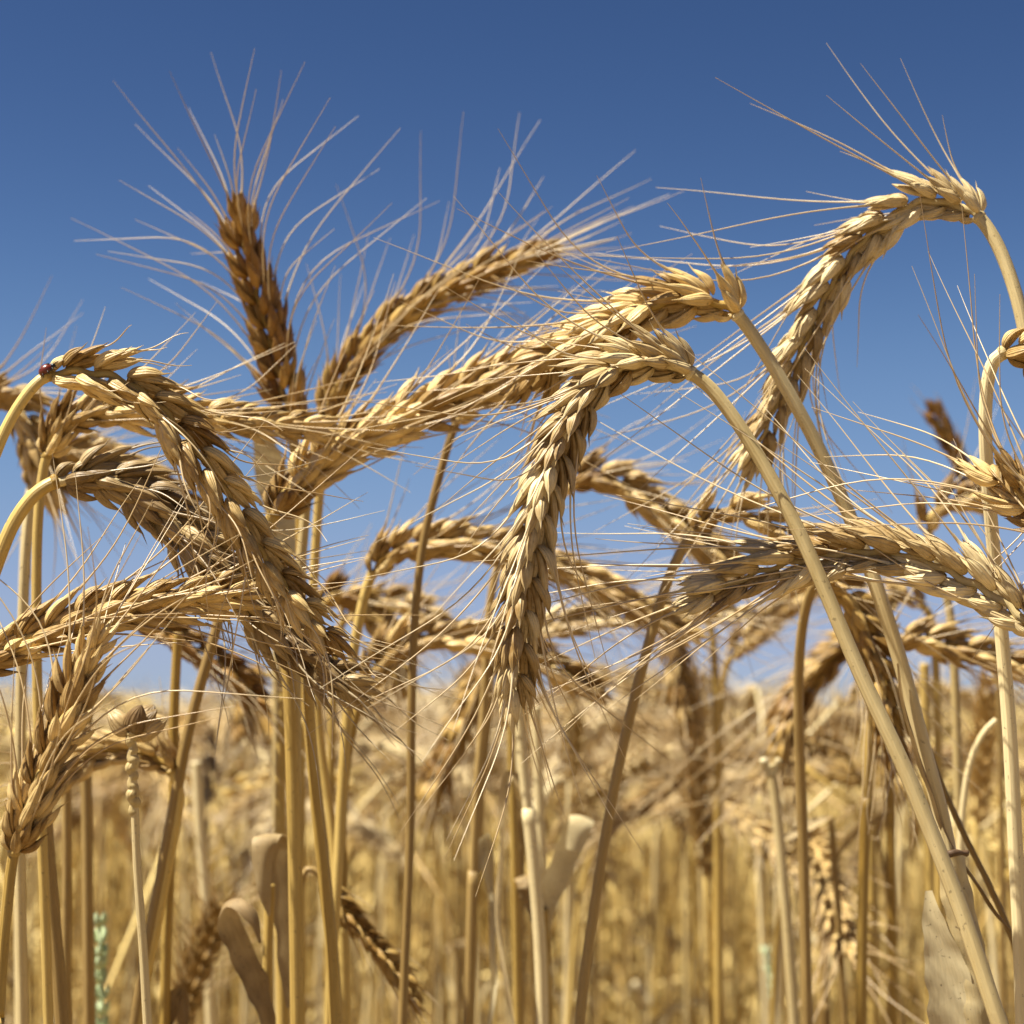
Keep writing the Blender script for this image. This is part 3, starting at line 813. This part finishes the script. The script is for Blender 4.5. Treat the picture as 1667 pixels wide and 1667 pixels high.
for lab, st, sw, rt, rb_, sd_ in (
        ('straight pale straw near the left edge, lower of the pair beneath the grey ear', [(52, 800, .47), (42, 900, .47), (36, 1050, .47), (32, 1300, .47), (34, 1500, .47), (38, 1700, .47)], 'pale', 1.3, 1.9, 51),
        ('forked straw leaning right, dark in its lower half, joining the level ear at the left', [(362, 985, .50), (345, 1050, .50), (322, 1130, .50), (300, 1220, .50), (282, 1320, .50), (262, 1430, .50), (240, 1550, .5), (215, 1700, .5)], 'brown', 1.4, 2.4, 52),
        ('upright yellow straw in front of the fork at the left', [(290, 1030, .51), (286, 1100, .51), (283, 1180, .51), (284, 1260, .51), (276, 1420, .51), (270, 1560, .51), (268, 1700, .51)], 'gold', 1.3, 1.7, 53),
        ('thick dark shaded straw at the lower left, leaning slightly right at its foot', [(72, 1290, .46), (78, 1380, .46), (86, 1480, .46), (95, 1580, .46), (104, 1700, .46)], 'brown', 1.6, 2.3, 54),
        ('slim brown straw second from the left bottom corner', [(108, 1250, .52), (109, 1400, .52), (108, 1550, .52), (110, 1700, .52)], 'brown', 1.3, 1.7, 55),
        ('thin dark straw standing behind the bushy ear at the lower left', [(138, 1180, .55), (141, 1300, .55), (143, 1450, .55), (145, 1700, .55)], 'brown', 1.6, 1.8, 56),
        ('pale straw with a soft outline between the bare rachis and the curled leaf', [(320, 1240, .75), (326, 1350, .75), (336, 1480, .75), (345, 1700, .75)], 'pale', 2.0, 2.4, 57),
        ('very pale upright straw under the long rising ear, sunlit at its top', [(500, 800, .49), (494, 870, .49), (487, 960, .49), (482, 1100, .49), (482, 1300, .49), (484, 1500, .49), (486, 1700, .49)], 'pale', 1.3, 1.8, 58),
        ('golden yellow straw curving right at the bottom, brightest of the left cluster', [(500, 1080, .47), (506, 1200, .47), (517, 1330, .47), (530, 1450, .47), (541, 1560, .47), (548, 1700, .47)], 'gold', 1.4, 2.1, 59),
        ('slender straw running up beside the yellow one, left of the centre', [(466, 1080, .56), (458, 1200, .56), (456, 1350, .56), (458, 1500, .56), (462, 1700, .56)], 'gold', 1.6, 2.0, 60),
        ('thin dark straw halfway between the brown weathered ear and the folded leaf', [(798, 1130, .60), (785, 1250, .60), (775, 1380, .60), (768, 1520, .60), (764, 1700, .60)], 'brown', 1.4, 1.8, 61),
        ('pale straw below the central ear tip, leaning down to the folded leaf', [(840, 1150, .62), (850, 1250, .62), (864, 1350, .62), (876, 1450, .62), (884, 1560, .62), (888, 1700, .62)], 'pale', 1.8, 2.2, 62),
        ('pale straw just right of the one below the central ear tip', [(872, 1150, .66), (876, 1250, .66), (880, 1350, .66), (884, 1450, .66), (890, 1700, .66)], 'pale', 1.8, 2.0, 63),
        ('curved pale straw arching left in front of the crop at the right', [(1622, 1172, .55), (1600, 1195, .55), (1580, 1240, .55), (1568, 1310, .55), (1562, 1420, .55), (1560, 1560, .55), (1560, 1700, .55)], 'pale', 0.9, 1.7, 64),
        ('thin leaning straw crossing to the lower right corner', [(1500, 1180, .46), (1530, 1270, .46), (1570, 1360, .46), (1610, 1440, .46), (1648, 1530, .46), (1680, 1640, .46)], 'brown', 0.7, 1.2, 65),
        ('soft brownish straw in the lower right, right of the forked stub', [(1338, 1370, .72), (1340, 1500, .72), (1342, 1700, .72)], 'brown', 2.2, 2.4, 66),
        ('upright golden straw close behind the crossing straws at the right', [(1412, 1180, .70), (1416, 1350, .70), (1420, 1500, .70), (1424, 1700, .70)], 'gold', 2.0, 2.2, 67),
        ('pale upright straw between the crossing straws and the white one', [(1505, 1080, .68), (1508, 1250, .68), (1514, 1450, .68), (1518, 1700, .68)], 'gold', 1.8, 2.2, 68)):
    plant(lab, None, st, straw=sw, rt=rt, rbm=rb_, seed=sd_)
q = plant('blurred straw stub with a forked whitish top, right of the centre', None,
          [(1254, 1244, .62), (1262, 1300, .62), (1272, 1400, .62), (1284, 1540, .62), (1296, 1700, .62)], straw='pale', rt=1.7, rbm=2.0, seed=70)
for dx in (-14, 12):
    hb = MB(); c, _ = catmull([at(1256, 1262, .62), at(1256 + dx * .6, 1248, .62), at(1256 + dx, 1236, .619)], 8)
    tube(hb, c - npv(q.location), np.linspace(.0018, .0012, 8), 8)
    link('torn_tip', hb.mesh('torn_tip_mesh', LEAF_P), q)

# leaves and sheaths on the stalks
lf = plant('leafy straw with a large curled brown leaf and a folded one, lower left', None,
           [(440, 1440, .50), (438, 1500, .50), (436, 1560, .50), (434, 1700, .50)], straw='gold', rt=1.3, rbm=1.6, seed=80)
leaf_on(lf, [(440, 1690, .498), (424, 1630, .497), (400, 1575, .496), (378, 1525, .494), (366, 1490, .491), (378, 1468, .487), (400, 1474, .484), (416, 1500, .483), (424, 1535, .483)],
        [.0016, .0028, .0036, .0038, .0036, .0032, .0028, .0020, .0004], LEAF_B, 0.6, twist=0.0, wave=.12, wdir=(0.8, 0.75, 0.25), label='curled brown leaf, hooked over at its top')
leaf_on(lf, [(474, 1640, .506), (470, 1540, .506), (464, 1450, .505), (454, 1390, .504), (440, 1362, .501), (432, 1366, .497), (428, 1395, .495), (430, 1440, .494), (438, 1490, .494)],
        [.0014, .0028, .0036, .0038, .0040, .0036, .0032, .0022, .0004], LEAF, 0.35, twist=0.0, wdir=(1.0, 0.35, 0.1), wave=.1, label='broad leaf folded downwards at its middle')
lg = plant('straw with a bright folded leaf and a pale knob, lower centre', None,
           [(884, 1480, .60), (886, 1540, .60), (890, 1620, .60), (896, 1720, .60)], straw='gold', rt=1.7, rbm=2.0, seed=81)
leaf_on(lg, [(880, 1530, .60), (890, 1475, .60), (908, 1425, .60), (928, 1375, .60), (944, 1338, .600), (948, 1330, .596), (944, 1345, .592), (934, 1385, .590)],
        [.002, .0030, .0036, .0042, .0044, .0042, .0036, .0026], LEAF_P, 0.2, twist=0.0, wdir=(0.95, 0.25, -0.25), wave=.05, label='bright cream leaf folded over at its top')
leaf_on(lg, [(884, 1520, .60), (872, 1480, .60), (862, 1450, .60), (857, 1430, .598), (855, 1428, .594), (853, 1446, .591)],
        [.002, .0028, .0034, .0036, .0034, .002], LEAF, 0.3, twist=0.0, wdir=(0.95, 0.2, 0.2), label='short stubby leaf bent double')
# torn sheath and broad leaf on the second arching stalk
leaf_on(p2, [(1548, 1392, .4245), (1556, 1440, .4245), (1568, 1500, .424), (1584, 1580, .424), (1600, 1700, .423)],
        [.0030, .0034, .0036, .0038, .004], LEAF_P, -0.9, twist=[0.1, 0.1], wave=.1, label='torn pale leaf sheath with a dark rim')
leaf_on(p2, [(1512, 1450, .4262), (1520, 1500, .4255), (1536, 1560, .425), (1552, 1640, .4245), (1566, 1760, .424)],
        [.0008, .0034, .0052, .0058, .0055], LEAF_P, 0.25, twist=[0.5, 0.3, 0.2], wave=.05, label='broad speckled leaf blade')
mbx = MB(); c, _ = catmull([at(1524, 1387, .4225), at(1540, 1391, .4222), at(1556, 1388, .4225), (at(1574, 1389, .424))], 24)
tube(mbx, c - npv(p2.location), np.interp(np.linspace(0, 1, 24), [0, .2, .6, .8, 1], [.0004, .0009, .0008, .0005, .0008]), 8)
link('sheath_rim', mbx.mesh('sheath_rim_mesh', mat_plant('dark_rim', (0.05, 0.03, 0.015), (0.14, 0.08, 0.04))), p2)
leaf_on(p2, [(1462, 1080, .4275), (1470, 1140, .4270), (1492, 1220, .4262), (1516, 1290, .426), (1545, 1370, .426), (1585, 1430, .428), (1625, 1490, .43), (1655, 1525, .432)],
        [.0003, .0006, .0008, .0008, .0008, .0006, .0006, .0003], LEAF, 0.9, twist=[1.1, 1.3, .9], label='dried leaf edge rolled thin along the straw')
pd = plant('dark thin straw hidden behind the forked stub, with narrow dark drooping leaves', None,
           [(1352, 1330, .66), (1360, 1420, .66), (1368, 1540, .66), (1376, 1700, .66)], straw='brown', rt=1.2, rbm=1.5, seed=83)
leaf_on(pd, [(1352, 1330, .66), (1320, 1342, .658), (1290, 1358, .656), (1262, 1372, .655)], [.0007, .0022, .0016, .0003], LEAF, .4, twist=[.5, .2])
leaf_on(pd, [(1358, 1400, .66), (1385, 1360, .655), (1425, 1330, .65), (1452, 1318, .65)], [.0007, .0016, .0018, .0003], LEAF, .4, twist=[.5, .2])
mp = plant('straw with a pale broad blurred leaf behind the foot of the thick rising ear', None,
           [(446, 800, .60), (448, 870, .60), (450, 1000, .60), (452, 1200, .60), (454, 1400, .60), (456, 1700, .60)], straw='pale', rt=1.5, rbm=2.0, seed=84)
leaf_on(mp, [(474, 905, .56), (462, 850, .56), (446, 790, .56), (432, 735, .558), (424, 690, .556)], [.0015, .0042, .0056, .0044, .0012], LEAF_P, .6, twist=[.3, .2, .1])

# pale green weeds
for lab, px, top, dd, lean in (('thin pale green grass spike at the lower left', 162, 1512, .60, 4), ('blurred pale green grass spike in the lower right', 1248, 1556, .95, 24)):
    pts = [at(px, top, dd), at(px + lean * .5, top + 60, dd), at(px + lean, top + 150, dd)]
    pts += ground_stem(pts)
    C, L = catmull(list(reversed(pts)), 160)
    root = empty('grass_spike', Vector(C[0])); tag(root, lab, 'grass')
    link('stem', stem_mesh(C - C[0], .0005, .0011, GREEN), root) if False else None
    sb = MB(); tube(sb, C - C[0], np.linspace(.0012, .0005, len(C)), 8, 20); link('stem', sb.mesh('grass_stem_mesh', GREEN), root)
    hb = MB(); rr = random.Random(4)
    k0 = int(len(C) * (1 - 0.075 / L))
    for i in range(k0, len(C)):
        for q_ in range(5):
            a = rr.uniform(0, 6.28); T = norm(C[i] - C[i - 1]); o_ = np.array([math.cos(a), math.sin(a), 0])
            husk(hb, .0060, .0026, .0010, mat_frame(norm(T + o_ * .45), o_, C[i] - C[0]), 5, 5)
    link('flower_spike', hb.mesh('flower_spike_mesh', GREEN), root)

# ------------------------------------------------------------------ ladybird on the slender arching ear
def plain(name, col, rough=0.3, spec=0.5):
    m = bpy.data.materials.new(name); m.use_nodes = True
    p = m.node_tree.nodes['Principled BSDF']
    no = m.node_tree.nodes.new('ShaderNodeTexNoise'); no.inputs['Scale'].default_value = 500
    mx = m.node_tree.nodes.new('ShaderNodeMix'); mx.data_type = 'RGBA'
    mx.inputs[6].default_value = (*[c * .7 for c in col], 1); mx.inputs[7].default_value = (*col, 1)
    m.node_tree.links.new(no.outputs[0], mx.inputs[0]); m.node_tree.links.new(mx.outputs[2], p.inputs['Base Color'])
    p.inputs['Roughness'].default_value = rough; p.inputs['Specular IOR Level'].default_value = spec
    return m
RED, BLK = plain('ladybird_red', (0.16, 0.022, 0.006)), plain('ladybird_black', (0.012, 0.010, 0.009))
def dome(mb, c, ax, ay, az, M, zmin=-0.25, nu=10, nv=18):
    th = np.linspace(0, math.pi / 2 + 0.35, nu); ph = np.linspace(0, 2 * math.pi, nv, endpoint=False)
    P = np.stack([ax * np.sin(th)[:, None] * np.cos(ph), ay * np.sin(th)[:, None] * np.sin(ph), az * np.cos(th)[:, None] + 0 * ph[None, :]], -1) + np.array(c)
    P = P @ M[:3, :3].T + M[:3, 3]
    mb.grid(P, np.linspace(0, 1, nv), np.linspace(0, 1, nu), close=True)
bb = at(76, 602, .3825)
lb = empty('ladybird', bb)
lb.scale = (0.85, 0.85, 0.85)
tag(lb, 'tiny red and black ladybird on top of the slender arching ear at the left', 'beetle')
fx = norm(npv(at(90, 594, .3825)) - npv(at(66, 610, .3825)))
M = mat_frame(np.array([-fx[2], -0.35, fx[0]]), fx, np.zeros(3))
w1 = MB(); dome(w1, (-.0002, 0, 0), .0019, .0015, .0014, M); link('wing_cover', w1.mesh('wing_cover_mesh', RED), lb)
w2 = MB(); dome(w2, (-.0001, 0, -.0004), .0018, .0014, .0007, M); link('body', w2.mesh('beetle_body_mesh', BLK), lb)
w3 = MB(); dome(w3, (.0018, 0, -.0001), .0007, .0009, .0008, M); link('head', w3.mesh('beetle_head_mesh', BLK), lb)
for sx_, sy_ in ((.0008, .5), (-.0006, .8), (.001, -.2), (-.0009, -.5)):
    w = MB(); dome(w, (sx_, sy_ * .0013, .0010 - abs(sy_) * .0004), .00035, .00035, .0004, M, nv=10, nu=6); link('spot', w.mesh('spot_mesh', BLK), lb)
for sx_ in (-.0008, .0002, .0012):
    for sg in (-1, 1):
        c = np.array([[sx_, sg * .001, -.0003], [sx_ * 1.3, sg * .0018, -.0002], [sx_ * 1.6, sg * .0022, -.0010]])
        c = c @ M[:3, :3].T
        w = MB(); tube(w, c, .00012, 6); link('leg', w.mesh('beetle_leg_mesh', BLK), lb)
for sg in (-1, 1):
    c = np.array([[.0022, sg * .0003, 0], [.0028, sg * .0006, .0004], [.0033, sg * .0008, .0003]]) @ M[:3, :3].T
    w = MB(); tube(w, c, .00008, 6); link('antenna', w.mesh('antenna_mesh', BLK), lb)

# ------------------------------------------------------------------ the crop behind: individual stalks, then the mass
FR = random.Random(77)


def field_shape(rng, bend, h=0.85, lean=0.05, earl=0.085):
    """centre line of a stalk of the crop: straight, then bending over; ear = last part"""
    pts = [np.array([0, 0, 0.0])]
    a = lean; n = 60; L = h + earl * 0.9
    le = earl / L
    for i in range(n):
        t = i / n
        if t > 1 - le - 0.10: a = lean + (bend - lean) * smooth((t - (1 - le - 0.10)) / (0.10 + le * .7))
        pts.append(pts[-1] + np.array([math.sin(a), 0.0, math.cos(a)]) * L / n)
    P = np.array(pts)
    P[:, 1] += 0.01 * np.sin(np.linspace(0, 3, len(P)) + rng.uniform(0, 6))
    k = int(round(n * (1 - le)))
    return P[:k + 1], P[k:]


BENDS = (2.2, 1.3, 1.8, 0.5, 1.6, 2.5, 0.9, 1.9, 1.4, 1.1)
TONES = ('gold', 'pale', 'amber', 'gold', 'gold', 'pale', 'gold', 'gold', 'pale', 'gold')


def field_parts(i, low):
    rng = random.Random(100 + i)
    st, er = field_shape(rng, BENDS[i], h=1.0 + 0 * rng.random(), lean=rng.uniform(-.02, .07))
    S, E, A, Lf = MB(), MB(), MB(), MB()
    leaves = []
    sidx = np.linspace(0, len(st) - 1, 7 if low else 26)
    Cs = np.stack([np.interp(sidx, range(len(st)), st[:, q]) for q in range(3)], -1)
    tube(S, Cs, np.linspace(.0018, .0012, len(Cs)), 4 if low else 8, 30)
    d = np.linalg.norm(np.diff(er, axis=0), axis=1).sum()
    m = 24
    C, _ = catmull([Vector(p) for p in er], m)
    T, N, B = frames(C, np.array([0, -1, 0.0]))
    n = 14 if low else 19
    roll = rng.uniform(0, 1.5)
    if not low:
        tube(E, C, .0011, 6)
    for j in range(n):
        t = (j + .4) / n; k = min(m - 1, int(t * (m - 1)))
        a = roll + .5 * t
        So = (B[k] * math.cos(a) + N[k] * math.sin(a)) * (1 if j % 2 else -1)
        z = norm(T[k] * .95 + So * .3)
        M = mat_frame(z, So, C[k] + So * .001)
        f = (1.05 if j > 1 else .6) * (1 - .2 * max(0, t - .75) * 4)
        Nn = np.cross(z, So)
        if low:
            for sg in (-1, 1):
                zz = norm(z + Nn * .32 * sg); Q = norm(np.cross(zz, So)); b0 = C[k] + So * .0012
                ln = .0105 * f; w = .0020 * f
                v = [b0, b0 + zz * ln * .4 + Q * w, b0 + zz * ln * .4 + So * w, b0 + zz * ln * .4 - Q * w, b0 + zz * ln * .4 - So * w * .5, b0 + zz * ln]
                E.add(v, [[0, 2, 1, 0], [0, 3, 2, 0], [0, 4, 3, 0], [0, 1, 4, 0], [5, 1, 2, 5], [5, 2, 3, 5], [5, 3, 4, 5], [5, 4, 1, 5]])
        else:
            M2 = M.copy(); M2[:3, :3] *= f
            E.merge(LOWSPK[(i * 7 + j) % len(LOWSPK)], M2)
        for sg in (-1, 1):
            if low and rng.random() < .45: continue
            out = norm(So + Nn * sg * rng.uniform(.2, 1))
            c = awn_curve(C[k] + z * .008 + Nn * sg * .001, z, T[k], out, R(rng.uniform(15, 50)), .042 * rng.uniform(.7, 1.1), rng, n=4 if low else 9)
            tube(A, c, np.linspace(.00034, .00012, len(c)), 3 if low else 4)
    if rng.random() < .85 or low:
        for q in range(2 if not low else 6):
            h = rng.uniform(.45, .86); a = rng.uniform(0, 6.28); o = np.array([math.cos(a), math.sin(a), 0])
            p0 = np.array([np.interp(h, st[:, 2], st[:, k]) for k in range(3)])
            Lw = rng.uniform(.05, .12)
            c, _ = catmull([Vector(p0), Vector(p0 + o * Lw * .22 + np.array([0, 0, Lw * .22])), Vector(p0 + o * Lw * .5 + np.array([0, 0, Lw * .15])), Vector(p0 + o * Lw * .6 + np.array([0, 0, -Lw * .5]))], 5 if low else 16)
            if not low: Lf = MB(); leaves.append(Lf)
            ribbon(Lf, c, np.linspace(1, .15, len(c)) * rng.uniform(.002, .0045), .35, np.array([0, -1, .2]), rng.uniform(-1.5, 1.5), nv=3 if low else 5, rng=rng)
    return S, E, A, (Lf if low else leaves)


LOWSPK = [spikelet_mb(random.Random(60 + k), lo=True)[0] for k in range(4)]
TPL = []
for i in range(len(BENDS)):
    S, E, A, Lf = field_parts(i, False)
    tn = TONES[i]
    TPL.append((S.mesh('crop_stem_mesh', STRAW[('gold', 'brown', 'pale')[i % 3]]), E.mesh('crop_ear_mesh', HUSK[tn]), A.mesh('crop_bristles_mesh', AWN[tn]),
                [q.mesh('crop_leaf_mesh', LEAF if i % 2 else LEAF_P) for q in Lf]))

# where the crop grows: a wedge in front of the camera, thinning with distance
spots = []
def dens(y):
    return 400 if y < 1.6 else 440 if y < 3 else 190 if y < 6 else 80
y = 0.78
while y < 26:
    dy = 0.05 if y < 3 else 0.15 if y < 8 else 0.5
    hw = 0.31 * y + 0.25
    cnt = dens(y) * 2 * hw * dy
    if y < 1.25: cnt *= 0.45
    cnt = int(cnt) + (1 if FR.random() < cnt % 1 else 0)
    for _ in range(cnt):
        spots.append((FR.uniform(-hw, hw), y + FR.random() * dy, FR.gauss(0, 1), FR.random(), FR.randrange(len(BENDS))))
    y += dy
spots.sort(key=lambda s: s[1])
near, rest = [], []
for s in spots:
    inside = abs(s[0]) < 0.272 * s[1] + 0.03
    (near if inside and len(near) < 225 else rest).append(s)


def spot_xf(s):
    x, yy, g, u, k = s
    top = CAM_H - 0.004 + (0.018 if yy < 2.5 else 0.022) * g
    top = min(top, CAM_H + 0.055)
    mx = MAXZ[k]
    sc = top / mx
    sxy = 0.95
    return Vector((x, yy, 0)), u * 6.283, sc


MAXZ = []
for t in TPL:
    z = [v.co.z for v in t[1].vertices]
    MAXZ.append(max(z))
for s in near:
    loc, rz, sc = spot_xf(s)
    t = TPL[s[4]]
    root = empty('crop_stalk', loc)
    root.rotation_euler = (0.05 * math.sin(s[2] * 9), 0.05 * math.cos(s[2] * 7), rz)
    tag(root, 'out of focus golden wheat stalk standing in the dense crop behind the sharp ears', 'wheat stalk', 'wheat stalks of the crop behind the foreground')
    # length grows with the stalk, thickness stays: the stem is stretched, the ear only moved
    so_ = link('stem', t[0], root); so_.scale = (1, 1, sc)
    for nm, me in (('ear', t[1]), ('bristles', t[2])):
        o = link(nm, me, root)
        o.location = (0, 0, MAXZ[s[4]] * (sc - 1))
    for lm in t[3]:
        o = link('leaf', lm, root); o.location = (0, 0, MAXZ[s[4]] * (sc - 1))

LOW = [tuple(p.arrays() if p.n else None for p in field_parts(i, True)) for i in range(len(BENDS))]
def quad(f):
    return f if f.shape[1] == 4 else np.concatenate([f, f[:, :1]], 1)
VV, FF, UU, TT, off = [], [], [], [], 0
LR = random.Random(9)
for s in rest:
    loc, rz, sc = spot_xf(s)
    c, sn = math.cos(rz), math.sin(rz)
    shift = MAXZ[s[4]] * (sc - 1)
    lx = LR.gauss(0, .07)
    tone = LR.random()
    for q, arr in enumerate(LOW[s[4]]):
        if arr is None: continue
        v, f, uv = arr
        if q == 2 and s[1] > 7: continue
        v = v.copy()
        if q == 0: v[:, 2] *= sc
        else: v[:, 2] += shift
        w = np.empty_like(v)
        w[:, 0] = c * v[:, 0] - sn * v[:, 1] + loc.x + lx * v[:, 2]
        w[:, 1] = sn * v[:, 0] + c * v[:, 1] + loc.y
        w[:, 2] = v[:, 2]
        VV.append(w); FF.append(f + off); UU.append(uv); off += len(v); TT.append(np.full(len(v), tone + (0, .1, .1, -.1)[q]))
V = np.concatenate(VV); F = np.concatenate(FF); U = np.concatenate(UU)
tri = (F[:, 0] == F[:, 3])
def field_mesh(name, V, F, U, mat):
    tot = np.where(F[:, 0] == F[:, 3], 3, 4).astype(np.int32)
    mask = np.ones(F.shape, bool); mask[:, 3] = tot == 4
    idx = F[mask].astype(np.int32)
    me = bpy.data.meshes.new(name)
    me.vertices.add(len(V)); me.vertices.foreach_set('co', V.astype(np.float32).ravel())
    me.loops.add(len(idx)); me.loops.foreach_set('vertex_index', idx)
    me.polygons.add(len(F))
    st = np.concatenate([[0], np.cumsum(tot)[:-1]]).astype(np.int32)
    me.polygons.foreach_set('loop_start', st); me.polygons.foreach_set('loop_total', tot)
    ul = me.uv_layers.new(name='UVMap'); ul.data.foreach_set('uv', U[idx].astype(np.float32).ravel())
    me.materials.append(mat)
    me.update(calc_edges=True)
    return me
wf = link('wheat_field', field_mesh('wheat_field_mesh', V, F, U, FIELD))
ta = wf.data.attributes.new('tone', 'FLOAT', 'POINT'); ta.data.foreach_set('value', np.concatenate(TT).astype(np.float32))
tag(wf, 'blurred mass of ripe golden wheat filling the background up to the horizon', 'wheat field', kind='stuff')
print('near', len(near), 'rest', len(rest), 'verts', len(V), 'objects', len(bpy.data.objects))
